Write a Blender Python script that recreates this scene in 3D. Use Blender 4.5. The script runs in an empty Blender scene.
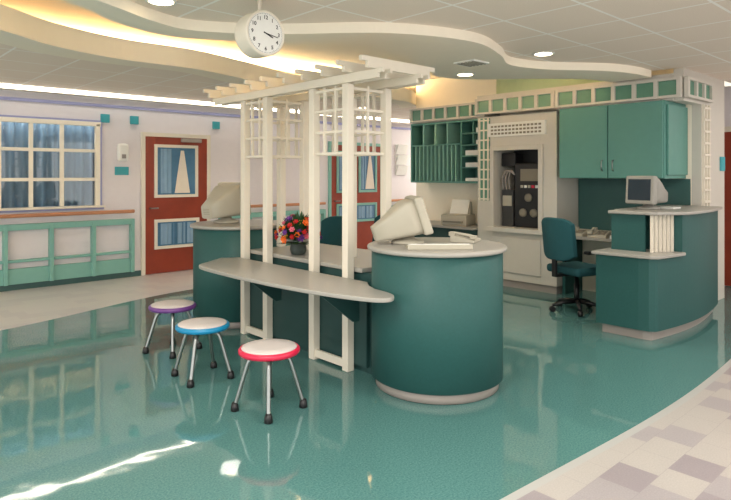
import bpy, bmesh, math, random
from mathutils import Vector, Matrix
random.seed(4)
S=bpy.context.scene
C=S.collection
try:
    S.view_settings.view_transform='Standard'
    S.view_settings.look='None'
except Exception: pass

# ---------------------------------------------------------------- materials
def srgb(r,g,b):
    f=lambda c:(c/255/12.92) if c/255<=.04045 else ((c/255+.055)/1.055)**2.4
    return (f(r),f(g),f(b),1)
def mat(name,rgb,rough=.5,metal=0,noise=.06,ns=12,bump=0,spec=.5,emit=None,es=0,coat=0,trans=0,alpha=1):
    m=bpy.data.materials.new(name); m.use_nodes=True
    nt=m.node_tree; b=nt.nodes['Principled BSDF']
    c=srgb(*rgb)
    b.inputs['Roughness'].default_value=rough
    b.inputs['Metallic'].default_value=metal
    b.inputs['Specular IOR Level'].default_value=spec
    b.inputs['Coat Weight'].default_value=coat
    b.inputs['Transmission Weight'].default_value=trans
    b.inputs['Alpha'].default_value=alpha
    tc=nt.nodes.new('ShaderNodeTexCoord')
    n=nt.nodes.new('ShaderNodeTexNoise'); n.inputs['Scale'].default_value=ns; n.inputs['Detail'].default_value=4
    nt.links.new(tc.outputs['Object'],n.inputs['Vector'])
    mx=nt.nodes.new('ShaderNodeMix'); mx.data_type='RGBA'
    mx.inputs[6].default_value=tuple(max(0,x*(1-noise)) for x in c[:3])+(1,)
    mx.inputs[7].default_value=tuple(min(1,x*(1+noise)) for x in c[:3])+(1,)
    nt.links.new(n.outputs['Fac'],mx.inputs[0]); nt.links.new(mx.outputs[2],b.inputs['Base Color'])
    if bump:
        bp=nt.nodes.new('ShaderNodeBump'); bp.inputs['Strength'].default_value=bump; bp.inputs['Distance'].default_value=.01
        nt.links.new(n.outputs['Fac'],bp.inputs['Height']); nt.links.new(bp.outputs[0],b.inputs['Normal'])
    if emit:
        b.inputs['Emission Color'].default_value=srgb(*emit); b.inputs['Emission Strength'].default_value=es
    return m
TEAL=mat('teal_laminate',(40,84,81),.5,noise=.14,ns=60,spec=.35)
TEALL=mat('light_teal_laminate',(88,142,131),.45,noise=.05)
TEALS=mat('pale_teal_divider',(134,182,170),.45,noise=.05)
TEALD=mat('dark_teal',(34,68,66),.5)
RAILT=mat('rail_teal',(126,178,166),.45)
TOP=mat('counter_top',(160,156,148),.35,noise=.05,ns=80)
CREAM=mat('cream_paint',(228,220,203),.45,noise=.03)
COVE=mat('cove_cream',(248,239,220),.8,noise=.02)
WALL=mat('lavender_wall',(226,220,222),.8,noise=.03,bump=.05)
LILAC=mat('trim_lilac',(158,160,200),.6)
PANEL=mat('warm_white_panel',(204,199,188),.45,noise=.03)
GREENW=mat('green_wall',(176,194,156),.8)
BEIGE=mat('computer_beige',(178,172,155),.5,noise=.04)
GREYB=mat('computer_grey',(150,148,140),.5,noise=.04)
BEIGED=mat('beige_vent',(128,122,108),.6)
BEIGEM=mat('vent_slot',(150,145,130),.6)
DARK=mat('black_plastic',(22,22,24),.4)
DGREY=mat('dark_grey',(60,60,60),.5)
SCREEN=mat('dark_screen',(24,30,34),.15)
SCRL=mat('lit_screen',(26,38,46),.3,emit=(60,100,120),es=.05)
CHROME=mat('satin_chrome',(150,154,152),.3,metal=1)
SEATW=mat('stool_cream',(200,192,188),.4)
RIMR=mat('stool_red',(205,35,70),.35)
RIMB=mat('stool_blue',(20,130,175),.35)
RIMP=mat('stool_purple',(105,60,130),.35)
WOODD=mat('cherry_door',(142,56,34),.4,noise=.25,ns=5)
WOODR=mat('handrail_wood',(186,128,92),.45,noise=.15,ns=8)
FABT=mat('teal_fabric',(24,76,82),.9,noise=.15,ns=90,bump=.2)
BLUEG=mat('blue_curtain',(128,160,186),.8,noise=.1)
SHEER=mat('sheer_curtain',(225,215,200),.8)
GLASS=mat('window_glass',(240,245,245),.03,trans=1,noise=0)
GREENG=mat('green_glass',(98,144,122),.2,noise=.1)
KICK=mat('kick_plate',(156,147,140),.5)
BASEB=mat('teal_base',(60,94,92),.5)
WHITEP=mat('white_plastic',(232,232,226),.4)
BLACKN=mat('ink',(15,15,15),.5,noise=0)
LAMP=mat('lamp_emitter',(255,240,210),.5,emit=(255,232,195),es=9)
STRIP=mat('strip_emitter',(255,250,240),.5,emit=(255,248,236),es=10)
SIGN=mat('teal_sign',(60,160,170),.5)
LEAF=mat('leaf',(34,76,36),.6)
FLR=[mat('petal_red',(190,30,30),.6),mat('petal_orange',(235,112,30),.6),mat('petal_yellow',(238,194,60),.6),mat('petal_purple',(105,50,135),.6),mat('petal_pink',(215,105,125),.6)]
POT=mat('pot',(60,70,66),.3)
PANEB=mat('pane_blue',(80,120,150),.12,noise=.3,ns=4)

def N(nt,t,**k):
    n=nt.nodes.new(t)
    for a,v in k.items(): setattr(n,a,v)
    return n
def M_(nt,op,a,b=None,c=None):
    n=nt.nodes.new('ShaderNodeMath'); n.operation=op
    for i,v in enumerate((a,b,c)):
        if v is None: continue
        if isinstance(v,(int,float)): n.inputs[i].default_value=v
        else: nt.links.new(v,n.inputs[i])
    return n.outputs[0]
def floor_mat():
    m=bpy.data.materials.new('vinyl_floor'); m.use_nodes=True; nt=m.node_tree; L=nt.links
    b=nt.nodes['Principled BSDF']
    g=N(nt,'ShaderNodeNewGeometry'); sp=N(nt,'ShaderNodeSeparateXYZ'); L.new(g.outputs['Position'],sp.inputs[0])
    X,Y=sp.outputs[0],sp.outputs[1]
    n=N(nt,'ShaderNodeTexNoise'); n.inputs['Scale'].default_value=95; n.inputs['Detail'].default_value=8; n.inputs['Roughness'].default_value=.75; L.new(g.outputs['Position'],n.inputs['Vector'])
    r=N(nt,'ShaderNodeValToRGB'); L.new(n.outputs['Fac'],r.inputs[0])
    r.color_ramp.elements[0].position=.32; r.color_ramp.elements[0].color=srgb(52,98,99)
    r.color_ramp.elements[1].position=.70; r.color_ramp.elements[1].color=srgb(102,144,137)
    br=N(nt,'ShaderNodeTexBrick'); L.new(g.outputs['Position'],br.inputs['Vector'])
    br.inputs['Scale'].default_value=1; br.inputs['Brick Width'].default_value=.23; br.inputs['Row Height'].default_value=.20
    br.inputs['Mortar Size'].default_value=.001; br.inputs['Color1'].default_value=(0,0,0,1); br.inputs['Color2'].default_value=(1,1,1,1)
    br.inputs['Mortar'].default_value=(.5,.5,.5,1); br.inputs['Bias'].default_value=0
    rr=N(nt,'ShaderNodeValToRGB'); L.new(br.outputs['Color'],rr.inputs[0]); rr.color_ramp.interpolation='CONSTANT'
    rr.color_ramp.elements[0].position=0; rr.color_ramp.elements[0].color=srgb(174,168,162)
    rr.color_ramp.elements[1].position=.5; rr.color_ramp.elements[1].color=srgb(146,137,140)
    e=rr.color_ramp.elements.new(.8); e.color=srgb(158,151,152)
    n2=N(nt,'ShaderNodeTexNoise'); n2.inputs['Scale'].default_value=120; L.new(g.outputs['Position'],n2.inputs['Vector'])
    mm=N(nt,'ShaderNodeMix',data_type='RGBA',blend_type='OVERLAY'); mm.inputs[0].default_value=.2
    L.new(rr.outputs['Color'],mm.inputs[6]); L.new(n2.outputs['Fac'],mm.inputs[7])
    e1=M_(nt,'ADD',M_(nt,'MULTIPLY',M_(nt,'SINE',M_(nt,'MULTIPLY',X,1.1)),.06),1.58)
    near=M_(nt,'LESS_THAN',Y,e1)
    e1b=M_(nt,'ADD',e1,-.05)
    edge=M_(nt,'GREATER_THAN',Y,e1b)
    e2=M_(nt,'ADD',M_(nt,'MULTIPLY',M_(nt,'SINE',M_(nt,'ADD',M_(nt,'MULTIPLY',X,1.0),-2.3)),.38),6.95)
    far=M_(nt,'GREATER_THAN',Y,e2)
    light=M_(nt,'MAXIMUM',near,far)
    ed=M_(nt,'MULTIPLY',edge,near)
    c1=N(nt,'ShaderNodeMix',data_type='RGBA'); L.new(ed,c1.inputs[0]); L.new(mm.outputs[2],c1.inputs[6]); c1.inputs[7].default_value=srgb(172,172,168)
    c1b=N(nt,'ShaderNodeMix',data_type='RGBA'); L.new(M_(nt,'MULTIPLY',far,.65),c1b.inputs[0]); L.new(c1.outputs[2],c1b.inputs[6]); c1b.inputs[7].default_value=srgb(212,206,200)
    c2=N(nt,'ShaderNodeMix',data_type='RGBA'); L.new(light,c2.inputs[0]); L.new(r.outputs[0],c2.inputs[6]); L.new(c1b.outputs[2],c2.inputs[7])
    L.new(c2.outputs[2],b.inputs['Base Color'])
    rg=M_(nt,'ADD',M_(nt,'MULTIPLY',light,.30),.045); L.new(rg,b.inputs['Roughness'])
    b.inputs['Specular IOR Level'].default_value=.9
    n3=N(nt,'ShaderNodeTexNoise'); n3.inputs['Scale'].default_value=3.0; n3.inputs['Detail'].default_value=2; L.new(g.outputs['Position'],n3.inputs['Vector'])
    bp=N(nt,'ShaderNodeBump'); bp.inputs['Strength'].default_value=.10; bp.inputs['Distance'].default_value=.02; L.new(n3.outputs['Fac'],bp.inputs['Height']); L.new(bp.outputs[0],b.inputs['Normal'])
    return m
def ceil_mat():
    m=bpy.data.materials.new('acoustic_tile'); m.use_nodes=True; nt=m.node_tree; L=nt.links
    b=nt.nodes['Principled BSDF']; b.inputs['Roughness'].default_value=.9
    g=N(nt,'ShaderNodeNewGeometry'); sp=N(nt,'ShaderNodeSeparateXYZ'); L.new(g.outputs['Position'],sp.inputs[0])
    ls=[]
    for o in sp.outputs[:2]:
        fr=M_(nt,'FRACT',M_(nt,'DIVIDE',M_(nt,'ADD',o,20),.61)); ls.append(M_(nt,'LESS_THAN',fr,.035))
    ln=M_(nt,'MAXIMUM',ls[0],ls[1])
    n=N(nt,'ShaderNodeTexNoise'); n.inputs['Scale'].default_value=120; L.new(g.outputs['Position'],n.inputs['Vector'])
    r=N(nt,'ShaderNodeValToRGB'); L.new(n.outputs['Fac'],r.inputs[0])
    r.color_ramp.elements[0].position=.3; r.color_ramp.elements[0].color=srgb(234,220,205); r.color_ramp.elements[1].position=.6; r.color_ramp.elements[1].color=srgb(241,228,213)
    c=N(nt,'ShaderNodeMix',data_type='RGBA'); L.new(ln,c.inputs[0]); L.new(r.outputs[0],c.inputs[6]); c.inputs[7].default_value=srgb(254,250,243)
    L.new(c.outputs[2],b.inputs['Base Color'])
    return m
FLOOR=floor_mat(); CEIL=ceil_mat()

# ---------------------------------------------------------------- mesh kit
class B:
    def __init__(s): s.bm=bmesh.new(); s.mi=0
    def _m(s,faces):
        for f in faces: f.material_index=s.mi
    def box(s,x0,x1,y0,y1,z0,z1):
        v=[s.bm.verts.new(p) for p in ((x0,y0,z0),(x1,y0,z0),(x1,y1,z0),(x0,y1,z0),(x0,y0,z1),(x1,y0,z1),(x1,y1,z1),(x0,y1,z1))]
        s._m([s.bm.faces.new([v[i] for i in q]) for q in ((3,2,1,0),(4,5,6,7),(0,1,5,4),(1,2,6,5),(2,3,7,6),(3,0,4,7))]); return s
    def hexa(s,a,b):
        v=[s.bm.verts.new(p) for p in a+b]
        s._m([s.bm.faces.new([v[i] for i in q]) for q in ((3,2,1,0),(4,5,6,7),(0,1,5,4),(1,2,6,5),(2,3,7,6),(3,0,4,7))]); return s
    def prism(s,poly,z0,z1,side=None):
        a=[s.bm.verts.new((x,y,z0)) for x,y in poly]; b=[s.bm.verts.new((x,y,z1)) for x,y in poly]
        fs=[s.bm.faces.new(a[::-1]),s.bm.faces.new(b)]; s._m(fs)
        n=len(poly)
        for i in range(n):
            f=s.bm.faces.new((a[i],a[(i+1)%n],b[(i+1)%n],b[i])); f.material_index=s.mi if side is None else side
        return s
    def lathe(s,prof,cx=0,cy=0,n=48):
        rings=[]
        for r,z in prof:
            rings.append([s.bm.verts.new((cx+r*math.cos(2*math.pi*i/n),cy+r*math.sin(2*math.pi*i/n),z)) for i in range(n)])
        fs=[]
        for a,b in zip(rings,rings[1:]):
            for i in range(n): 
                f=s.bm.faces.new((a[i],a[(i+1)%n],b[(i+1)%n],b[i])); f.smooth=True; fs.append(f)
        fs.append(s.bm.faces.new(rings[0][::-1])); fs.append(s.bm.faces.new(rings[-1])); s._m(fs); return s
    def tube(s,pts,r,n=10):
        pts=[Vector(p) for p in pts]; rings=[]
        up=None
        for i,p in enumerate(pts):
            t=(pts[min(i+1,len(pts)-1)]-pts[max(i-1,0)]).normalized()
            if up is None:
                up=Vector((0,0,1)) if abs(t.z)<.9 else Vector((1,0,0))
            a=t.cross(up).normalized(); b=a.cross(t).normalized(); up=b
            rr=r[i] if isinstance(r,list) else r
            rings.append([s.bm.verts.new(p+a*rr*math.cos(2*math.pi*k/n)+b*rr*math.sin(2*math.pi*k/n)) for k in range(n)])
        fs=[]
        for a,b in zip(rings,rings[1:]):
            for k in range(n):
                f=s.bm.faces.new((a[k],a[(k+1)%n],b[(k+1)%n],b[k])); f.smooth=True; fs.append(f)
        fs.append(s.bm.faces.new(rings[0][::-1])); fs.append(s.bm.faces.new(rings[-1])); s._m(fs); return s
    def ball(s,c,r,sc=(1,1,1),seg=12):
        d=bmesh.ops.create_uvsphere(s.bm,u_segments=seg,v_segments=max(6,seg//2+2),radius=r)
        vs=d['verts']
        for v in vs: v.co=Vector((v.co.x*sc[0],v.co.y*sc[1],v.co.z*sc[2]))+Vector(c)
        fs={f for v in vs for f in v.link_faces}
        for f in fs: f.smooth=True
        s._m(fs); return s
    def done(s,name,mats,parent=None,bevel=0,seg=2,sub=0):
        bmesh.ops.recalc_face_normals(s.bm,faces=s.bm.faces)
        me=bpy.data.meshes.new(name); s.bm.to_mesh(me); s.bm.free()
        for m in (mats if isinstance(mats,(list,tuple)) else [mats]): me.materials.append(m)
        o=bpy.data.objects.new(name,me); C.objects.link(o)
        if bevel:
            md=o.modifiers.new('b','BEVEL'); md.width=bevel; md.segments=seg; md.limit_method='ANGLE'; md.angle_limit=math.radians(35)
        if sub:
            md=o.modifiers.new('s','SUBSURF'); md.levels=sub; md.render_levels=sub
        if parent:
            o.parent=parent
            if parent.get('wb'):
                o.matrix_parent_inverse=Matrix.Translation(-Vector(parent['o']))
        return o
def thing(name,label,cat,loc,rot=0,world=True,group=None,tilt=0):
    e=bpy.data.objects.new(name,None); C.objects.link(e); e.empty_display_size=.1
    e.location=loc; e.rotation_euler=(0,0,rot); e['label']=label; e['category']=cat
    if world: e['wb']=1; e['o']=list(loc)
    if group: e['group']=group
    return e
def tag(o,label,cat,group=None):
    o['label']=label; o['category']=cat
    if group: o['group']=group
    return o
def struct(o): o['kind']='structure'; return o
def cat_rom(pts,n=8):
    out=[]
    for i in range(len(pts)-1):
        p0=pts[max(i-1,0)];p1=pts[i];p2=pts[i+1];p3=pts[min(i+2,len(pts)-1)]
        for k in range(n):
            t=k/n
            out.append(tuple(.5*((2*p1[j])+(-p0[j]+p2[j])*t+(2*p0[j]-5*p1[j]+4*p2[j]-p3[j])*t*t+(-p0[j]+3*p1[j]-3*p2[j]+p3[j])*t**3) for j in range(len(p1))))
    out.append(tuple(pts[-1])); return out

# ---------------------------------------------------------------- room shell
WY=8.85
struct(B().box(-5,12,-5,10,-.1,0).done('floor',FLOOR))
struct(B().box(-5,12,-5,10,3.05,3.15).done('ceiling',COVE))
E1=cat_rom([(-5,3.6),(-2,3.9),(.3,3.7),(1.2,4.0),(1.6,4.3),(2.1,4.42),(2.7,4.1),(3.3,3.75),(3.9,3.75),(4.5,4.0),(5.0,4.25),(5.4,4.15),(5.9,3.65),(6.3,3.3),(6.6,3.18),(6.84,3.15)])
struct(B().prism(E1+[(6.84,2.4),(12,2.4),(12,-5),(-5,-5)],2.65,2.78,side=1).done('ceiling',[CEIL,CREAM]))
E2=cat_rom([(-5,5.4),(-2,5.2),(0.3,5.0),(1.03,5.35),(1.6,5.75),(2.25,5.95),(3.0,5.95),(3.71,6.15),(4.8,6.5),(5.8,6.35),(6.8,6.4),(7.4,6.75)])
struct(B().prism(E2+[(12,6.75),(12,WY),(-5,WY)],2.65,2.84,side=1).done('ceiling',[CEIL,COVE]))
# dropped plaster soffit along the wavy edge, its fascia stepping down from the tiles
E1b=cat_rom([(-5,3.3),(-2,3.6),(.3,3.4),(1.3,3.82),(1.75,4.06),(2.1,4.12),(2.6,3.8),(3.2,3.2),(3.9,2.95),(4.5,3.1),(5.0,3.32),(5.5,3.2),(6.0,2.85),(6.4,2.72),(6.78,2.7)])
struct(B().prism(E1[:-1]+[(6.78,3.15)]+E1b[::-1],2.57,2.65).done('trim_20',COVE,bevel=.006))
E2b=[(x,y+.38+.1*math.sin(x*1.7)) for x,y in E2]
struct(B().prism(E2+E2b[::-1],2.635,2.65).done('trim_21',COVE,bevel=.006))
w=B()
WX0,WX1,WZ0,WZ1=.75,3.0,1.07,2.22
D1=(3.68,4.69); D2=(7.28,8.58)
w.box(-5,WX0,WY,WY+.12,0,3.05); w.box(WX1,12,WY,WY+.12,0,3.05); w.box(WX0,WX1,WY,WY+.12,0,WZ0); w.box(WX0,WX1,WY,WY+.12,WZ1,3.05)
struct(w.done('wall_north',WALL))
struct(B().box(-1,5,9.75,9.8,0,3).done('wall_beyond',SHEER))
win=thing('window_1','','',(1.9,WY,1.07)); del win['label']; del win['category']; struct(win)
f=B()
f.box(WX0-.04,WX1+.04,WY-.03,WY+.04,WZ1-.03,WZ1+.03); f.box(WX0-.04,WX0+.04,WY-.03,WY+.04,WZ0,WZ1); f.box(WX1-.03,WX1+.03,WY-.03,WY+.04,WZ0,WZ1)
xs=[1.05,1.41,1.78,2.15,2.53]
for x in xs: f.box(x-.024,x+.024,WY-.02,WY+.03,WZ0,WZ1)
for z in (1.44,1.84): f.box(WX0,WX1,WY-.018,WY+.025,z-.022,z+.022)
f.done('frame',COVE,win,bevel=.004)
B().box(WX0-.07,WX1+.07,WY-.025,WY,WZ1+.03,WZ1+.055).box(WX1+.03,WX1+.055,WY-.0251,WY,WZ0,WZ1+.03).done('outer_trim',LILAC,win)
B().box(WX0-.08,WX1+.08,WY-.09,WY+.06,WZ0-.03,WZ0).done('sill',CREAM,win,bevel=.006)
B().box(WX0-.08,WX1+.08,WY-.04,WY,WZ0-.055,WZ0-.03).done('sill_trim',LILAC,win)
B().box(WX0,WX1,WY+.03,WY+.035,WZ0,WZ1).done('glass',GLASS,win)
def curtain(x0,x1,y,z0,z1,m,par,name,amp=.035,per=.09):
    b=B(); n=int((x1-x0)/per*8); prev=None
    for i in range(n+1):
        x=x0+(x1-x0)*i/n; yy=y+amp*math.sin(2*math.pi*(x-x0)/per)+.01*math.sin(x*31)
        a=(b.bm.verts.new((x,yy,z0)),b.bm.verts.new((x,yy,z1)))
        if prev:
            ff=b.bm.faces.new((prev[0],a[0],a[1],prev[1])); ff.smooth=True
        prev=a
    return b.done(name,m,par)
curt=thing('curtain','blue pleated curtains hanging behind the wide window','curtain',(1.6,9.1,1.0))
curtain(.5,1.75,9.1,.95,2.3,BLUEG,curt,'curtain_panel',per=.13); curtain(1.74,2.52,9.12,.95,2.3,BLUEG,curt,'curtain_panel',per=.13)
curtain(2.5,3.4,9.1,.95,2.3,BLUEG,curt,'curtain_panel',per=.13)
B().tube([(.4,9.1,2.31),(3.4,9.1,2.31)],.012).done('curtain_rod',CHROME,curt)

def door(n,x0,x1,panes):
    d=thing('door_%d'%n,'','',((x0+x1)/2,WY,0)); del d['label']; del d['category']; struct(d)
    H=2.08
    b=B(); b.box(x0-.06,x0,WY-.04,WY,0,H+.06); b.box(x1,x1+.06,WY-.04,WY,0,H+.06); b.box(x0,x1,WY-.04,WY,H,H+.06)
    b.done('frame',CREAM if n==1 else RAILT,d,bevel=.004)
    B().box(x0,x1,WY-.03,WY-.002,.008,H).done('leaf',WOODD,d,bevel=.003)
    for (a,c,z0,z1) in panes:
        b=B(); t=.045
        b.box(a-t,c+t,WY-.055,WY-.03,z1,z1+t); b.box(a-t,c+t,WY-.055,WY-.03,z0-t,z0); b.box(a-t,a,WY-.055,WY-.03,z0,z1); b.box(c,c+t,WY-.055,WY-.03,z0,z1)
        b.done('pane_frame',RAILT if n==2 else CREAM,d)
        B().box(a,c,WY-.034,WY-.03,z0,z1).done('pane',PANEB,d)
        curtain(a+.02,a+(c-a)*.42,WY-.042,z0+.02,z1-.02,BLUEG,d,'pane_curtain',amp=.006,per=.07)
        if z1>1.3:
            b=B(); cx=a+(c-a)*.66
            b.hexa([(cx-.13,WY-.046,z0+.02),(cx+.12,WY-.046,z0+.02),(cx+.12,WY-.038,z0+.02),(cx-.13,WY-.038,z0+.02)],[(cx-.03,WY-.046,z1-.04),(cx+.02,WY-.046,z1-.04),(cx+.02,WY-.038,z1-.04),(cx-.03,WY-.038,z1-.04)])
            b.done('pane_drape',SHEER,d)
        else: curtain(a+(c-a)*.5,c-.02,WY-.042,z0+.02,z1-.02,BLUEG,d,'pane_curtain',amp=.006,per=.07)
    b=B(); b.tube([(x0+.07,WY-.03,1.0),(x0+.07,WY-.08,1.0),(x0+.18,WY-.085,1.0)],.011)
    b.done('handle',CHROME,d)
    if n==1:
        B().box(x1-.45,x1-.12,WY-.09,WY-.03,H-.07,H-.01).done('door_closer',KICK,d,bevel=.008)
door(1,D1[0],D1[1],[(3.86,4.48,1.2,1.92),(3.86,4.5,.42,.78)])
door(2,D2[0],D2[1],[(7.45,7.85,1.2,1.92),(8.02,8.42,1.2,1.92),(7.45,8.42,.62,.9)])
k=1
for a,c in ((-5,D1[0]-.06),(D1[1]+.06,D2[0]-.06),(D2[1]+.06,12)):
    struct(B().box(a,c,WY-.02,WY,0,.08).done('baseboard_north' if k==1 else 'baseboard_north.%03d'%k,BASEB)); k+=1
struct(B().box(-5,12,WY-.025,WY,2.47,2.51).done('trim_1',LILAC))
for i,x in enumerate((3.1,3.52,4.86,8.75)):
    struct(B().box(x-.06,x+.06,WY-.035,WY,2.25,2.37).done('trim_%d'%(i+2),SIGN,bevel=.003))
def fence(x0,x1,grp):
    t=thing('rail_fence','pale teal painted wood rail with posts along the wall','wall rail',((x0+x1)/2,WY,.08),group=grp)
    for z,h,d in ((.78,.08,.09),(.36,.035,.07),(.08,.20,.06)):
        B().box(x0,x1,WY-d,WY-.001,z,z+h).done('rail',RAILT,t,bevel=.004)
    n=max(2,round((x1-x0)/.55))
    for i in range(n+1):
        x=x0+.03+(x1-x0-.06)*i/n
        B().box(x-.024,x+.024,WY-.10,WY-.001,.08,.84).done('post',RAILT,t,bevel=.004)
    h=thing('handrail','brown wooden handrail mounted on the wall','handrail',((x0+x1)/2,WY,.95),group='corridor handrails')
    B().box(x0,x1,WY-.10,WY-.06,.945,.995).done('grip',WOODR,h,bevel=.015,seg=3)
    for i in range(n//2+1):
        x=x0+.15+(x1-x0-.3)*i/max(1,n//2)
        B().box(x-.02,x+.02,WY-.062,WY,.955,.985).done('bracket',KICK,h)
fence(-2.0,3.5,'corridor rail fences'); fence(4.9,7.1,'corridor rail fences'); fence(8.8,10.6,'corridor rail fences')
ls=thing('valance_light','long fluorescent valance light along the top of the wall','light',(3,WY-.1,2.6))
B().box(-4.5,11.5,WY-.16,WY,2.60,2.65).done('valance',CREAM,ls)
B().box(-4.5,11.5,WY-.20,WY-.165,2.615,2.645).done('tube',STRIP,ls)
sc=thing('hand_dispenser','round white wall mounted dispenser above a teal sign','dispenser',(3.34,WY,1.84))
B().box(3.26,3.42,WY-.09,WY,1.7,1.96).done('housing',WHITEP,sc,bevel=.04,seg=4)
B().box(3.31,3.37,WY-.10,WY-.088,1.74,1.80).done('outlet',KICK,sc,bevel=.005)
tag(B().box(3.24,3.44,WY-.015,WY,1.5,1.62).done('room_sign',SIGN,bevel=.003),'small teal sign plate on the corridor wall','sign')
s2=thing('chart_holder','white wall mounted chart holder beside the far door','holder',(9.2,WY,1.5))
for z in (1.5,1.72,1.94):
    B().hexa([(9.05,WY-.03,z),(9.35,WY-.03,z),(9.35,WY,z),(9.05,WY,z)],[(9.05,WY-.1,z+.2),(9.35,WY-.1,z+.2),(9.35,WY,z+.2),(9.05,WY,z+.2)]).done('pocket',WHITEP,s2)

# east wall w/ built-ins
EX=7.4
struct(B().box(EX,EX+.1,2.5,6.75,0,3.05).done('wall_east',COVE))
gp=[(EX,5.09)]+[(EX-.1-.42*math.sin(math.pi*i/16)**.6,5.09-1.85*i/16) for i in range(17)]+[(EX,3.24)]
struct(B().prism(gp,2.6,3.05).done('wall_bulkhead',GREENW))
struct(B().box(EX+.1,12,6.6,6.75,0,3.05).done('wall_corridor',WALL))
struct(B().box(6.86,8.2,2.4,2.5,2.3,2.65).done('trim_10',PANEL))
struct(B().box(EX,8.2,2.4,2.5,0,2.3).done('wall_return',PANEL))
struct(B().box(8.1,8.2,2.5,4,0,2.65).done('wall_return.001',WALL))
struct(B().box(11.2,11.3,6.75,WY,0,2.7).done('wall_end',WALL))
struct(B().box(9.1,9.2,-5,6.6,0,2.7).done('wall_south_corridor',WALL))
struct(B().box(9.06,9.1,-5,1.75,0,.12).done('baseboard_corridor',BASEB))
d3=thing('door_3','','',(9.1,2.3,0)); del d3['label']; del d3['category']; struct(d3)
b=B(); b.box(9.04,9.1,1.75,1.82,0,2.15); b.box(9.04,9.1,2.78,2.85,0,2.15); b.box(9.04,9.1,1.82,2.78,2.08,2.15); b.done('frame',CREAM,d3)
B().box(9.06,9.098,1.82,2.78,.01,2.08).done('leaf',WOODD,d3)
def transom(n,axis,fixed,a,c,num):
    t=thing('window_%d'%n,'','',(fixed,(a+c)/2,2.3) if axis=='y' else ((a+c)/2,fixed,2.3)); del t['label'];del t['category']; struct(t)
    z0,z1=2.33,2.55
    b=B()
    def bx(p,q,z,zz,d0=0,d1=.05):
        if axis=='y': b.box(fixed+d0,fixed+d1,p,q,z,zz)
        else: b.box(p,q,fixed+d0,fixed+d1,z,zz)
    bx(a,c,z0,z0+.03); bx(a,c,z1-.03,z1)
    for i in range(num+1):
        p=a+(c-a-.045)*i/num; bx(p,p+.045,z0+.025,z1-.025)
    b.done('frame',PANEL,t,bevel=.003)
    b=B(); bx(a+.01,c-.01,z0+.01,z1-.01,.03,.04); b.done('glass',GREENG,t)
transom(2,'y',6.78,3.88,5.09,5); transom(3,'y',6.78,2.4,3.87,6); transom(4,'x',2.34,6.84,7.62,3); transom(5,'y',7.03,5.10,6.56,6)
struct(B().box(6.84,EX,2.5,5.09,2.55,2.60).done('trim_11',PANEL))
struct(B().box(6.84,EX,2.5,3.87,2.31,2.34).done('trim_12',PANEL))
struct(B().box(7.09,EX,5.1,6.56,2.32,2.55).done('trim_13',PANEL))
lt=thing('lattice_screen','narrow cream lattice strip on the end of the cabinet wall','lattice',(7.55,2.38,0))
b=B()
for x in (7.43,7.52,7.61): b.box(x-.012,x+.012,2.375,2.399,0,2.3)
for i in range(17): b.box(7.42,7.62,2.367,2.385,.12+i*.133,.145+i*.133)
b.done('slats',CREAM,lt)
tag(B().box(8.02,8.16,2.38,2.399,1.55,1.72).done('room_sign',SIGN,bevel=.003),'small teal sign plate on the end wall','sign')

# niche unit
nu=thing('medication_station','cream built-in station with an open dark niche and header panel','station',(6.85,4.48,0))
x0=6.85
b=B(); b.box(x0,EX,4.82,5.09,.1,2.3); b.box(x0,EX,3.88,4.10,.1,2.3); b.box(x0,EX,4.10,4.82,.1,.80); b.box(x0,EX,4.10,4.82,1.85,2.3); b.done('body',PANEL,nu,bevel=.004)
B().box(x0+.03,EX,3.9,5.07,0,.1).done('kick_plate',KICK,nu)
B().box(EX-.06,EX-.01,4.1,4.82,.8,1.85).done('niche_back',DGREY,nu)
b=B(); b.box(x0-.03,x0,4.02,4.9,2.02,2.2); b.mi=1
for r in range(3):
    for i in range(14): b.box(x0-.036,x0-.029,4.08+i*.056,4.115+i*.056,2.045+r*.048,2.07+r*.048)
b.done('header_panel',[WHITEP,BEIGED],nu)
b=B(); b.box(x0-.04,x0,4.06,4.12,.78,1.89); b.box(x0-.04,x0,4.8,4.86,.78,1.89); b.box(x0-.04,x0,4.12,4.8,1.83,1.89); b.box(x0-.08,x0+.02,4.04,4.88,.74,.8); b.done('niche_frame',PANEL,nu,bevel=.004)
B().box(x0-.02,x0,4.1,4.84,.2,.66).done('lower_door',PANEL,nu,bevel=.006)
b=B(); b.box(x0-.015,x0+.01,4.88,5.06,1.15,2.28); b.mi=1
for zz in range(9):
    b.box(x0-.03,x0-.014,4.88,5.06,1.16+zz*.135,1.18+zz*.135)
for y in (4.9,4.97,5.04): b.box(x0-.028,x0-.014,y-.01,y+.01,1.15,2.28)
b.done('stile_lattice',[GREENG,CREAM],nu)
mc=thing('dispensing_machine','boxy black machine with display, dials and hoses inside the niche','machine',(7.05,4.45,.8))
B().box(6.95,7.3,4.14,4.56,.8,1.66).done('machine_body',DARK,mc,bevel=.02)
B().box(6.94,6.952,4.2,4.46,1.42,1.58).done('display',BEIGED,mc)
for y,z in ((4.26,1.0),(4.42,1.0),(4.34,1.2)):
    b=B().lathe([(.055,0),(.055,.02),(.03,.03)],0,0,20); bmesh.ops.transform(b.bm,matrix=Matrix.Translation((6.95,y,z))@Matrix.Rotation(math.radians(-90),4,'Y'),verts=b.bm.verts); b.done('dial',BEIGED,mc)
for i in range(5): B().box(6.935,6.95,4.2+i*.055,4.235+i*.055,1.33,1.365).done('button',[WHITEP,RIMR,BEIGE,WHITEP,BEIGE][i],mc)
B().box(6.98,7.25,4.6,4.78,.8,1.3).done('side_module',DGREY,mc,bevel=.01)
B().box(6.97,6.982,4.62,4.76,1.08,1.22).done('side_display',BEIGE,mc)
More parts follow.
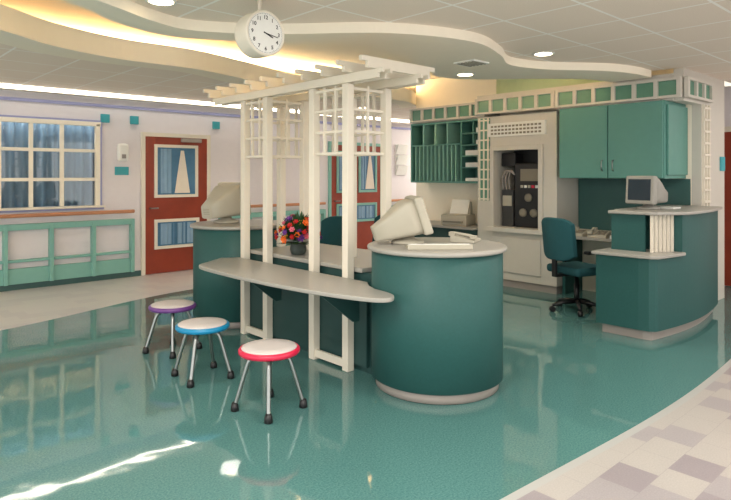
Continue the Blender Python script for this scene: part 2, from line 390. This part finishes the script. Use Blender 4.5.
for dy in (0,.05,.1):
    B().tube(cat_rom([(6.97,4.64+dy,1.3),(6.94,4.64+dy,1.45),(6.94,4.6+dy*.6,1.56),(6.95,4.55,1.5)],5),.009).done('hose',KICK,mc)
B().box(7.0,7.2,4.58,4.8,1.62,1.8).done('top_module',DARK,mc,bevel=.01)

# upper cabinets
uc=thing('upper_cabinet','light teal two door cabinet with chrome pulls mounted high','cabinet',(7.05,3.18,1.46))
B().box(6.77,EX-.005,2.56,3.79,1.46,2.31).done('body',TEALL,uc,bevel=.003)
for a,c,hy in ((2.57,3.17,3.11),(3.185,3.785,3.24)):
    d=B().box(6.745,6.768,a,c,1.465,2.305).done('door',TEALL,uc,bevel=.004)
    h=B().tube([(6.745,hy,1.55),(6.715,hy,1.56),(6.715,hy,1.66),(6.745,hy,1.67)],.007).done('handle',CHROME); h.parent=d
B().box(6.82,7.38,2.535,2.558,1.5,2.27).done('end_panel',TEALL,uc,bevel=.003)
B().box(EX-.02,EX-.004,2.51,3.87,.8,1.455).done('backsplash',mat('backsplash_teal',(50,92,88),.5),uc)
bc=thing('side_counter','pale topped teal counter beneath the upper cabinets','counter',(7.05,3.2,0))
B().box(6.72,EX-.005,2.90,3.87,.73,.765).done('counter_top',TOP,bc,bevel=.006)
B().box(6.95,EX-.005,2.90,3.2,.0,.73).done('drawer_body',TEAL,bc,bevel=.003)
B().box(6.95,EX-.005,3.82,3.86,.0,.73).done('support_panel',TEAL,bc,bevel=.003)
for z in (.12,.32,.52):
    B().box(6.93,6.949,2.92,3.18,z,z+.18).done('drawer',TEAL,bc,bevel=.003)

# mail organizer
cu=thing('mail_organizer','teal wall organizer with vertical paper slots and square cubbies','organizer',(7.2,5.8,1.38))
X0,X1=7.05,EX-.001; Y0,Y1=5.11,6.55
b=B(); b.box(X0,X1,Y0,Y1,1.38,1.41); b.box(X0,X1,Y0,Y1,2.28,2.31); b.box(X0,X1,Y0,Y0+.03,1.41,2.28); b.box(X0,X1,Y1-.03,Y1,1.41,2.28)
b.box(X0,X1,5.53,Y1-.03,1.95,1.97); b.box(X1-.015,X1,Y0,Y1,1.4,2.3)
b.box(X0,X1,5.53,5.55,1.41,2.28)
for z in (1.6,1.77,1.93,2.1): b.box(X0,X1,Y0+.03,5.53,z,z+.016)
b.box(X0,X1,5.31,5.33,1.93,2.28)
b.done('case',TEALL,cu,bevel=.002)
for i in range(1,12): B().box(X0-.004,X1-.016,5.55+i*.08,5.566+i*.08,1.41,1.95).done('slot_divider',TEALS,cu)
for i in range(1,4): B().box(X0-.004,X1-.016,5.55+i*.24,5.568+i*.24,1.97,2.28).done('slot_divider',TEALS,cu)
random.seed(3)
for i in range(12):
    if random.random()<.35: B().box(X0+.06,X1-.02,5.575+i*.08,5.595+i*.08,1.412,1.58+random.random()*.1).done('paper_stack',BEIGE,cu)
for z in (1.412,1.617,1.787,1.948,2.118):
    B().box(X0+.03,X1-.02,5.16,5.29 if z>1.9 else 5.48,z,z+.04+.04*random.random()).done('paper_stack',[WHITEP],cu)
fc=thing('back_counter','pale topped teal counter below the mail organizer','counter',(7.0,5.85,0))
B().box(6.75,EX-.005,5.10,6.58,.73,.765).done('counter_top',TOP,fc,bevel=.006)
B().box(6.85,EX-.005,5.10,6.55,0,.73).done('cabinet_body',TEALD,fc,bevel=.003)
def printer(loc,rot):
    t=thing('printer','boxy off-white desktop printer with paper tray','printer',loc,rot,world=False)
    B().box(-.2,.2,-.18,.18,0,.16).done('body',BEIGE,t,bevel=.015)
    B().hexa([(-.17,.02,.16),(.17,.02,.16),(.17,.14,.16),(-.17,.14,.16)],[(-.15,.12,.34),(.15,.12,.34),(.15,.15,.34),(-.15,.15,.34)]).done('paper_tray',BEIGE,t)
    B().hexa([(-.14,-.0,.165),(.14,-.0,.165),(.14,.01,.165),(-.14,.01,.165)],[(-.14,.10,.37),(.14,.10,.37),(.14,.11,.37),(-.14,.11,.37)]).done('paper',WHITEP,t)
    B().box(-.15,.15,-.22,-.17,.05,.07).done('output_tray',BEIGED,t)
    return t
printer((7.0,5.55,.765),math.radians(-75))

# ---------------------------------------------------------------- central station
def round_counter(cx,cy,label):
    t=thing('round_counter',label,'counter',(cx,cy,0),group='round counters of the nurse station')
    B().lathe([(.42,0),(.44,.005),(.44,.07),(.43,.075)],cx,cy,72).done('kick_plate',KICK,t)
    B().lathe([(.46,.07),(.47,.075),(.47,.96),(.46,.965)],cx,cy,72).done('body',TEAL,t)
    B().lathe([(.485,.965),(.498,.97),(.502,.982),(.498,.994),(.485,1.0)],cx,cy,72).done('countertop',TOP,t)
round_counter(3.33,2.84,'teal round counter with pale top beside the curved ledge')
round_counter(3.30,5.50,'teal round counter with pale top at the far end')
wc=thing('work_counter','pale work surface on a dark teal knee wall','counter',(3.4,4.1,0))
B().box(3.07,3.9,3.36,4.96,.755,.79).done('worktop',TOP,wc,bevel=.008)
B().box(3.10,3.16,3.28,5.02,0,.755).done('knee_wall',TEALD,wc)
B().box(3.16,3.85,4.05,4.1,0,.755).done('divider_panel',TEALD,wc)
lg=thing('curved_ledge','low curved pale ledge along the public side of the station','ledge',(2.7,3.7,0))
LP=cat_rom([(2.83,2.84),(2.79,2.74),(2.71,2.69),(2.63,2.74),(2.56,2.92),(2.49,3.25),(2.45,3.6),(2.43,4.0),(2.43,4.4),(2.45,4.7),(2.50,4.84),(2.62,4.92)],6)+[(2.84,5.08),(2.99,5.0),(2.99,3.21),(2.90,3.09),(2.85,2.98)]
B().prism(LP,.69,.72).done('ledge_top',TOP,lg,bevel=.008,seg=3)
for y in (4.3,3.3):
    B().hexa([(2.93,y-.01,.42),(2.985,y-.01,.42),(2.985,y+.01,.42),(2.93,y+.01,.42)],[(2.58,y-.01,.689),(2.985,y-.01,.689),(2.985,y+.01,.689),(2.58,y+.01,.689)]).done('bracket',TEALD,lg)
B().box(3.066,3.098,3.3,4.98,.05,.69).done('apron_panel',TEALD,lg)

# pergola
pg=thing('pergola','cream painted wooden pergola with lattice posts over the station','pergola',(3.24,4.2,0))
PX=(3.03,3.44); PYN=(3.47,3.89); PYF=(4.57,4.95)
h=.033
for ys in (PYN,PYF):
    for y in ys:
        B().box(PX[0]-h,PX[0]+h,y-h,y+h,0,2.2).done('post',CREAM,pg,bevel=.004)
        B().box(PX[1]-h,PX[1]+h,y-h,y+h,.79,2.2).done('post',CREAM,pg,bevel=.004)
    y0,y1=ys
    for x in PX:
        b=B()
        for z in (1.66,1.83,2.0,2.16): b.box(x-.010,x+.010,y0+h,y1-h,z,z+.02)
        for q in (1/3,2/3):
            ym=y0+(y1-y0)*q
            b.box(x-.011,x+.011,ym-.010,ym+.010,1.66,2.2)
        b.done('lattice',CREAM,pg)
        if x==PX[0]:
            B().box(x-.012,x+.012,y0+h,y1-h,.02,.08).done('bottom_rail',CREAM,pg)
            B().box(x-.012,x+.012,y0+h,y1-h,.60,.67).done('middle_rail',CREAM,pg)
    for y in ys:
        b=B()
        for z in (1.66,1.83,2.0,2.16): b.box(PX[0]+h,PX[1]-h,y-.010,y+.010,z,z+.02)
        xm=sum(PX)/2; b.box(xm-.010,xm+.010,y-.011,y+.011,1.66,2.2)
        b.done('lattice',CREAM,pg)
def sweep(prof,axis,c,hw):
    b=B(); n=len(prof)
    mk=(lambda p,s:(c+s*hw,p[0],p[1])) if axis=='x' else (lambda p,s:(p[0],c+s*hw,p[1]))
    v0=[b.bm.verts.new(mk(p,-1)) for p in prof]; v1=[b.bm.verts.new(mk(p,1)) for p in prof]
    b.bm.faces.new(v0); b.bm.faces.new(v1[::-1])
    for i in range(n): b.bm.faces.new((v0[i],v0[(i+1)%n],v1[(i+1)%n],v1[i]))
    return b
for x in PX:
    for s in (-1,1):
        y0,y1=3.04,5.5
        sweep([(y0,2.265),(y0,2.235),(y0+.05,2.235),(y0+.05,2.2),(y1-.05,2.2),(y1-.05,2.235),(y1,2.235),(y1,2.265)],'x',x+s*.040,.011).done('beam',CREAM,pg)
for i in range(10):
    y=3.12+i*.255
    xa,xb=2.84,3.62
    sweep([(xa,2.345),(xa,2.31),(xa+.06,2.31),(xa+.06,2.266),(xb-.06,2.266),(xb-.06,2.31),(xb,2.31),(xb,2.345)],'y',y,.015).done('rafter',CREAM,pg)

# stools
def stool(loc,rim,label,rot):
    t=thing('stool',label,'stool',loc,rot,world=False,group='round stools at the ledge')
    B().lathe([(.17,.36),(.188,.362),(.196,.372),(.196,.388),(.188,.397),(.18,.399)],n=48).done('seat_rim',rim,t)
    B().lathe([(.17,.395),(.178,.399),(.172,.405),(.10,.409),(.01,.41)],n=48).done('seat',SEATW,t)
    B().lathe([(.02,.33),(.05,.33),(.09,.345),(.15,.355),(.15,.361)],n=32).done('seat_hub',CHROME,t)
    for i in range(4):
        a=i*math.pi/2; c,s=math.cos(a),math.sin(a)
        pr=cat_rom([(.04,.34),(.10,.335),(.128,.31),(.155,.23),(.185,.13),(.215,.03)],5)
        l=B().tube([(r*c,r*s,z) for r,z in pr],.0135,12).done('leg',CHROME,t)
        B().lathe([(.022,0),(.027,.004),(.025,.03),(.018,.055)],.217*c,.217*s,16).done('foot',DARK,l)
stool((2.16,3.24,0),RIMR,'round stool with red rim, cream seat and chrome legs',math.radians(55))
stool((2.14,4.09,0),RIMB,'round stool with blue rim, cream seat and chrome legs',math.radians(40))
stool((2.27,4.87,0),RIMP,'round stool with purple rim, cream seat and chrome legs',math.radians(65))

def chair(loc,rot,label,arms=True):
    t=thing('office_chair',label,'chair',loc,rot,world=False,group='teal office chairs')
    B().box(-.22,.25,-.25,.25,.42,.51).done('seat',FABT,t,bevel=.035,seg=4)
    b=B(); n=10; W2=.23
    f=lambda y:-.30+1.3*y*y
    r=lambda y:.06*(abs(y)/W2)**4
    for i in range(n):
        ya,yb=-W2+2*W2*i/n,-W2+2*W2*(i+1)/n
        b.hexa([(f(ya)-.03,ya,.58+r(ya)),(f(ya)+.03,ya,.58+r(ya)),(f(yb)+.03,yb,.58+r(yb)),(f(yb)-.03,yb,.58+r(yb))],[(f(ya)-.07,ya,1.04-r(ya)),(f(ya)-.01,ya,1.04-r(ya)),(f(yb)-.01,yb,1.04-r(yb)),(f(yb)-.07,yb,1.04-r(yb))])
    bmesh.ops.remove_doubles(b.bm,verts=b.bm.verts,dist=.0005)
    b.done('backrest',FABT,t,bevel=.012)
    B().box(-.33,-.30,-.03,.03,.42,.72).box(-.33,-.1,-.03,.03,.40,.43).done('back_bracket',DARK,t,bevel=.006)
    B().lathe([(.03,.1),(.03,.3),(.022,.3),(.022,.43)],n=20).done('column',DARK,t)
    for i in range(5):
        a=i*2*math.pi/5+.3; c,s=math.cos(a),math.sin(a)
        l=B().tube([(.02*c,.02*s,.11),(.15*c,.15*s,.10),(.28*c,.28*s,.07)],[.028,.022,.016],8).done('base_arm',DARK,t)
        B().tube([(.28*c-s*.025,.28*s+c*.025,.03),(.28*c+s*.025,.28*s-c*.025,.03)],.03,14).done('caster',DARK,l)
    if arms:
        for sy in (-1,1):
            y=.27*sy
            B().tube(cat_rom([(.1,.22*sy,.42),(.1,y,.45),(.08,y,.64),(.05,y,.66)],4),.015,8).done('arm_bracket',DARK,t)
            B().box(-.14,.16,y-.033,y+.033,.66,.695).done('armrest',DARK,t,bevel=.012)
chair((6.20,3.27,0),math.radians(-18),'teal fabric swivel chair with black arms at the side counter')
chair((4.05,5.02,0),math.radians(195),'teal fabric swivel chair behind the work counter',False)
chair((4.70,5.08,0),math.radians(165),'teal fabric swivel chair behind the work counter',False)

# ---------------------------------------------------------------- right desk
rd=thing('reception_desk','curved teal reception desk with raised pale counter and slatted corner','desk',(6.3,2.45,0))
def bow(x): 
    t=(x-5.45)/(7.3-5.45); return 2.2-.10*math.sin(math.pi*t)
front=[(x,bow(x)) for x in [5.6+(7.3-5.6)*i/24 for i in range(25)]]
i6=[p for p in front if p[0]<=6.03]; i7=[p for p in front if p[0]>=6.02]
def off(ps,d): return [(x,y-d) for x,y in ps]
c1=[(5.53,2.72),(5.53,2.32),(5.54,2.23),(5.57,2.19)]
B().prism(c1+i6+[(6.02,2.72)],.09,.74).done('low_body',TEAL,rd)
B().prism([(5.58,2.68),(5.58,2.30)]+off(front,-.05)+[(7.26,2.68)],0,.09).done('kick_plate',KICK,rd)
c2=[(5.49,2.75),(5.49,2.30),(5.505,2.20),(5.55,2.15)]
B().prism(c2+off(i6,.035)+[(6.02,2.75)],.745,.775).done('low_top',TOP,rd,bevel=.008)
B().prism([(6.03,2.72)]+i7+[(7.33,2.4),(7.33,2.72)],.09,1.125).done('high_body',TEAL,rd)
B().box(5.78,6.03,2.64,2.68,.775,1.125).done('hutch_back',TEAL,rd)
B().box(5.77,5.80,2.36,2.68,.775,1.125).done('hutch_side',TEAL,rd)
for i in range(6):
    t=i/5; x=5.785+.215*t; y=2.30-.10*t
    B().box(x-.012,x+.012,y-.012,y+.012,.775,1.125).done('slat',CREAM,rd)
B().prism([(5.73,2.70),(5.73,2.30),(5.77,2.24)]+off(i7,.045)+[(7.36,2.35),(7.36,2.76),(6.0,2.76),(6.0,2.70)],1.125,1.155).done('high_top',TOP,rd,bevel=.008)

# ---------------------------------------------------------------- electronics
def monitor(loc,rot,label,sc=1,tilt=8,lit=False,bm_=None,zs=1):
    body=bm_ or BEIGE
    t=thing('crt_monitor',label,'monitor',loc,rot,world=False,group='beige computer monitors'); t.scale=(sc,sc,sc*zs)
    B().lathe([(.12,0),(.13,.01),(.12,.025),(.06,.04),(.05,.06)],n=32).done('stand',body,t)
    R=Matrix.Translation((0,0,.055))@Matrix.Rotation(math.radians(-tilt),4,'Y')
    def fin(b,name,m,**k):
        bmesh.ops.transform(b.bm,matrix=R,verts=b.bm.verts); return b.done(name,m,t,**k)
    fin(B().box(.10,.17,-.19,.19,0,.33),'bezel',body,bevel=.018,seg=3)
    secs=[(.10,.175,.01,.32),(.03,.17,.012,.315),(-.05,.145,.018,.27),(-.15,.105,.025,.21),(-.25,.07,.035,.165)]
    b=B(); rings=[]
    for x,hy,z0,z1 in secs:
        zc=(z0+z1)/2; hz=(z1-z0)/2; ring=[]
        for k in range(32):
            a=2*math.pi*k/32; c_,s_=math.cos(a),math.sin(a)
            e=.32
            ring.append(b.bm.verts.new((x,hy*math.copysign(abs(c_)**e,c_),zc+hz*math.copysign(abs(s_)**e,s_))))
        rings.append(ring)
    for p,q in zip(rings,rings[1:]):
        for k in range(32):
            ff=b.bm.faces.new((p[k],p[(k+1)%32],q[(k+1)%32],q[k])); ff.smooth=True
    b.bm.faces.new(rings[0]); b.bm.faces.new(rings[-1][::-1])
    fin(b,'rear_shell',body)
    fin(B().box(.168,.174,-.15,.15,.045,.29),'screen',SCRL if lit else SCREEN,bevel=.002)
    b=B(); b.box(-.2515,-.249,-.05,.05,.07,.14); b.mi=1
    for i in range(4): b.box(-.253,-.2512,-.04,.04,.078+i*.016,.084+i*.016)
    fin(b,'vent_panel',[body,BEIGEM])
monitor((3.22,3.02,1.0),math.radians(-35),'beige monitor seen from behind on the round counter',.95,16,zs=.88)
monitor((3.2,5.6,1.0),math.radians(15),'beige monitor on the far round counter',1.05,8)
monitor((6.2,2.50,1.155),math.radians(165),'small grey monitor with dark screen on the raised desk',.86,3,True,GREYB)
def keyboard(loc,rot,label):
    t=thing('keyboard',label,'keyboard',loc,rot,world=False)
    B().hexa([(-.22,-.08,0),(.22,-.08,0),(.22,.08,0),(-.22,.08,0)],[(-.22,-.08,.015),(.22,-.08,.015),(.22,.08,.035),(-.22,.08,.035)]).done('case',BEIGE,t,bevel=.004)
    b=B(); b.hexa([(-.205,-.07,.012),(.205,-.07,.012),(.205,.07,.028),(-.205,.07,.028)],[(-.205,-.07,.018),(.205,-.07,.018),(.205,.07,.036),(-.205,.07,.036)])
    for r in range(5):
        for c in range(14):
            x=-.2+c*.029; y=-.065+r*.027; z=.014+(y+.08)/.16*.02
            b.box(x,x+.023,y,y+.021,z,z+.008)
    b.done('keys',WHITEP,t)
keyboard((3.14,2.66,1.0),math.radians(140),'beige keyboard on the round counter')
def phone(loc,rot,label,sc=1,zs=.9):
    t=thing('telephone',label,'telephone',loc,rot,world=False,group='desk telephones'); t.scale=(sc,sc,sc*zs)
    B().hexa([(-.1,-.1,0),(.1,-.1,0),(.1,.1,0),(-.1,.1,0)],[(-.095,-.095,.03),(.095,-.095,.03),(.095,.095,.075),(-.095,.095,.075)]).done('base',BEIGE,t,bevel=.006)
    b=B(); b.tube([(-.07,-.09,.062),(-.072,-.05,.075),(-.072,.05,.092),(-.07,.09,.092)],.016); b.box(-.095,-.045,-.11,-.06,.04,.076); b.box(-.095,-.045,.06,.11,.065,.106); b.done('handset',BEIGE,t,bevel=.004)
    b=B(); b.hexa([(-.03,-.07,.032),(.075,-.07,.032),(.075,.06,.063),(-.03,.06,.063)],[(-.03,-.07,.038),(.075,-.07,.038),(.075,.06,.069),(-.03,.06,.069)])
    for r in range(4):
        for c in range(3): b.box(-.02+c*.032,.004+c*.032,-.06+r*.028,-.042+r*.028,.034+r*.008,.048+r*.008)
    b.done('keypad',BEIGED,t)
phone((3.62,2.80,1.0),math.radians(20),'beige desk telephone on the round counter',.95,.75)
phone((6.87,3.60,.765),math.radians(-90),'beige desk telephone on the side counter')
phone((6.85,3.33,.765),math.radians(-80),'beige desk telephone on the side counter',1.1)
tag(B().box(6.78,6.98,3.02,3.17,.765,.80).done('paper_stack',WHITEP),'stack of white papers on the side counter','papers')
tag(B().box(6.42,6.62,2.34,2.5,1.155,1.17).done('paper_stack',WHITEP),'stack of white papers on the raised desk','papers')

# flowers
fl=thing('flower_arrangement','mixed red, orange and yellow bouquet in a dark pot','flowers',(3.20,4.34,.79))
FX,FY,FZ=3.20,4.34,.79
B().lathe([(.05,FZ),(.065,FZ+.01),(.075,FZ+.05),(.07,FZ+.09),(.075,FZ+.1)],FX,FY,28).done('pot',POT,fl)
random.seed(9)
b=B()
for i in range(280):
    a=random.random()*6.28; e=random.uniform(-.35,1.4); r=random.uniform(.15,.23)
    p=Vector((FX+r*math.cos(a)*math.cos(e),FY+r*math.sin(a)*math.cos(e),FZ+.16+r*math.sin(e)))
    q=Vector((FX,FY,FZ+.12)); d=(p-q).normalized(); s=d.cross(Vector((0,0,1))).normalized()*.017
    v=[b.bm.verts.new(x) for x in (q+d*.03,p-d*.05+s,p+d*.01,p-d*.05-s)]; b.bm.faces.new(v)
b.done('leaves',LEAF,fl)
meshes=[]
for m in FLR:
    b=B(); rr=.032
    b.ball((0,0,.006),rr*.4,seg=8)
    for kk in range(6):
        aa=kk*2*math.pi/6
        c=Vector((math.cos(aa),math.sin(aa),0)); s=Vector((-math.sin(aa),math.cos(aa),0))
        pts=[c*rr*.2+Vector((0,0,.002)),c*rr*.8+s*rr*.42+Vector((0,0,.010)),c*rr*1.25+Vector((0,0,.016)),c*rr*.8-s*rr*.42+Vector((0,0,.010))]
        b.bm.faces.new([b.bm.verts.new(p) for p in pts])
        aa+=.5; c=Vector((math.cos(aa),math.sin(aa),0)); s=Vector((-math.sin(aa),math.cos(aa),0))
        pts=[c*rr*.15+Vector((0,0,.006)),c*rr*.5+s*rr*.3+Vector((0,0,.018)),c*rr*.8+Vector((0,0,.028)),c*rr*.5-s*rr*.3+Vector((0,0,.018))]
        b.bm.faces.new([b.bm.verts.new(p) for p in pts])
    o=b.done('flower',m); meshes.append(o.data); bpy.data.objects.remove(o)
for i in range(70):
    a=i*2.39996; sz=-.2+1.17*((i+.5)/70); e=math.asin(max(-1,min(1,sz))); r=random.uniform(.12,.205)
    dv=Vector((math.cos(a)*math.cos(e),math.sin(a)*math.cos(e),math.sin(e)))
    o=bpy.data.objects.new('flower',meshes[[0,1,2,0,3,1,4,0,3][i*7%9]]); C.objects.link(o); o.parent=fl
    o.location=(r*dv.x,r*dv.y,.17+r*.95*dv.z)
    o.rotation_euler=dv.to_track_quat('Z','Y').to_euler(); s_=random.uniform(.65,1.05); o.scale=(s_,)*3

# ---------------------------------------------------------------- clock
ck=thing('hanging_clock','round white double sided clock hanging from the ceiling','clock',(2.145,3.33,2.41),0,world=False)
r=.145
def disc(prof,name,m):
    b=B().lathe(prof,n=56); bmesh.ops.transform(b.bm,matrix=Matrix.Rotation(math.radians(90),4,'X'),verts=b.bm.verts); return b.done(name,m,ck)
disc([(r-.012,-.075),(r,-.068),(r+.002,-.05),(r,.05),(r+.002,.068),(r-.004,.078),(r-.012,.078),(r-.014,.07)],'case',CREAM)
disc([(r-.014,.060),(r-.014,.0712)],'dial',WHITEP)
B().tube([(0,0,r-.002),(0,0,.24)],.012).done('rod',CREAM,ck)
B().lathe([(.035,.225),(.045,.24)],n=24).done('canopy',CREAM,ck)
def hand(ang,l,w,name):
    b=B().box(-w,w,-.0735,-.0725,-.015,l)
    bmesh.ops.transform(b.bm,matrix=Matrix.Rotation(ang,4,'Y'),verts=b.bm.verts); b.done(name,BLACKN,ck)
hand(math.radians(112),.06,.004,'hour_hand'); hand(math.radians(100),.095,.0025,'minute_hand')
bt=B()
for i in range(60):
    a=math.radians(i*6); l=.008 if i%5==0 else .004
    R=Matrix.Rotation(a,4,'Y')
    vs=[Vector(p) for p in ((-.001,-.0725,.126-l),(.001,-.0725,.126-l),(.001,-.0725,.126),(-.001,-.0725,.126))]
    bt.bm.faces.new([bt.bm.verts.new(R@v) for v in vs])
for i in range(60):
    a,b2=math.radians(i*6),math.radians(i*6+6)
    f4=lambda an,rr:bt.bm.verts.new((rr*math.sin(an),-.0724,rr*math.cos(an)))
    bt.bm.faces.new([f4(a,.1258),f4(b2,.1258),f4(b2,.1266),f4(a,.1266)])
bmesh.ops.remove_doubles(bt.bm,verts=bt.bm.verts,dist=.0002)
bt.done('minute_track',BLACKN,ck)
for i in range(1,13):
    a=math.radians(i*30)
    cu_=bpy.data.curves.new('numeral','FONT'); cu_.body=str(i); cu_.size=.034; cu_.align_x='CENTER'; cu_.align_y='CENTER'; cu_.extrude=.0004; cu_.offset=.0006
    tmp=bpy.data.objects.new('numeral',cu_); C.objects.link(tmp)
    bpy.context.view_layer.update()
    me=bpy.data.meshes.new_from_object(tmp.evaluated_get(bpy.context.evaluated_depsgraph_get()))
    bpy.data.objects.remove(tmp)
    me.materials.clear(); me.materials.append(BLACKN)
    o=bpy.data.objects.new('numeral',me); C.objects.link(o); o.parent=ck
    o.rotation_euler=(math.radians(90),0,0); o.location=(.10*math.sin(a),-.0725,.10*math.cos(a))

# ---------------------------------------------------------------- ceiling fittings
def downlight(x,y,z,e=65):
    t=thing('downlight','round recessed ceiling downlight with white trim','light',(x,y,z),group='recessed downlights')
    B().lathe([(.085,z-.008),(.10,z-.008),(.105,z-.001)],x,y,32).done('trim_ring',WHITEP,t)
    B().lathe([(.075,z-.011),(.08,z-.009)],x,y,32).done('lens',LAMP,t)
    l=bpy.data.lights.new('lamp','SPOT'); l.energy=e; l.spot_size=math.radians(140); l.spot_blend=.9; l.shadow_soft_size=.15; l.color=(1,.93,.82)
    o=bpy.data.objects.new('lamp',l); C.objects.link(o); o.location=(x,y,z-.02)
for x,y,z in ((1.70,3.82,2.65),(5.09,3.02,2.65),(5.1,3.95,2.57),(3.4,1.3,2.65)): downlight(x,y,z,80)
for x,y in ((4.3,7.4),(6.9,7.5),(9.6,7.6),(.2,7.3)): downlight(x,y,2.65,85)
vt=thing('ceiling_vent','square slatted ceiling air vent','vent',(4.6,3.5,2.57))
vb=B(); vb.box(4.49,4.73,3.38,3.62,2.556,2.57); vb.mi=1
for i in range(5): vb.box(4.51,4.71,3.40+i*.042,3.42+i*.042,2.551,2.5565)
vb.done('grille',[WHITEP,BEIGEM],vt)
def area(name,loc,rot,sx,sy,e,col):
    l=bpy.data.lights.new(name,'AREA'); l.shape='RECTANGLE'; l.size=sx; l.size_y=sy; l.energy=e; l.color=col
    o=bpy.data.objects.new(name,l); C.objects.link(o); o.location=loc; o.rotation_euler=rot; return o
for x,y,e in ((-1.5,1.2,85),(.6,1.6,75),(2.4,-.4,28),(4.2,.6,22),(0.2,-1.2,60),(6.4,.4,22)):  # added fill lights on the unseen ceiling, framed like troffers
    t=thing('fill_panel','rectangular fill light panel added to the ceiling out of view','light',(x,y,2.65),group='added fill panels')
    B().box(x-.3,x+.3,y-.6,y-.57,2.635,2.65).box(x-.3,x+.3,y+.57,y+.6,2.635,2.65).box(x-.3,x-.27,y-.57,y+.57,2.635,2.65).box(x+.27,x+.3,y-.57,y+.57,2.635,2.65).done('frame',WHITEP,t)
    area('fill_lamp',(x,y,2.64),(0,0,0),.54,1.14,e,(1,.97,.92))
W=(1,.76,.46)
for x,e in ((-1,40),(1,42),(3,50),(5,60)):
    area('cove_lamp',(x,3.3,2.80),(math.pi,0,0),1.9,.12,e,W)
for x,e in ((-1,32),(1,34),(3,36),(5,44),(6.6,40)):
    area('cove_lamp',(x,7.0,2.86),(math.pi,0,0),1.9,.12,e,W)
area('room_lamp',(2,9.4,2.9),(0,0,0),3,.3,60,(1,.95,.85))  # fill light added behind the window to brighten the wall beyond
area('window_room_lamp',(1.8,9.0,2.6),(0,0,0),2.4,.1,22,(1,.97,.92))  # fill light added above the window opening to brighten the curtains
area('corridor_fill',(10.2,7.7,2.6),(0,0,0),1,1,35,(1,.95,.85))  # fill light without a fixture, added to lift the dark corridor end
area('side_corridor_lamp',(8.6,.5,2.6),(0,0,0),.6,1.5,25,(1,.95,.88))
w=bpy.data.worlds.new('world'); S.world=w; w.use_nodes=True
w.node_tree.nodes['Background'].inputs[0].default_value=(1,.97,.94,1); w.node_tree.nodes['Background'].inputs[1].default_value=2.4

for o in bpy.data.objects:
    for k_ in ('wb','o'):
        if k_ in o: del o[k_]

cam=bpy.data.cameras.new('camera'); co=bpy.data.objects.new('camera',cam); C.objects.link(co)
co.location=(0,0,1.5); co.rotation_euler=(math.radians(90),0,math.radians(-42.8))
cam.lens=29.55; cam.sensor_width=36; cam.shift_y=-75/731
S.camera=co
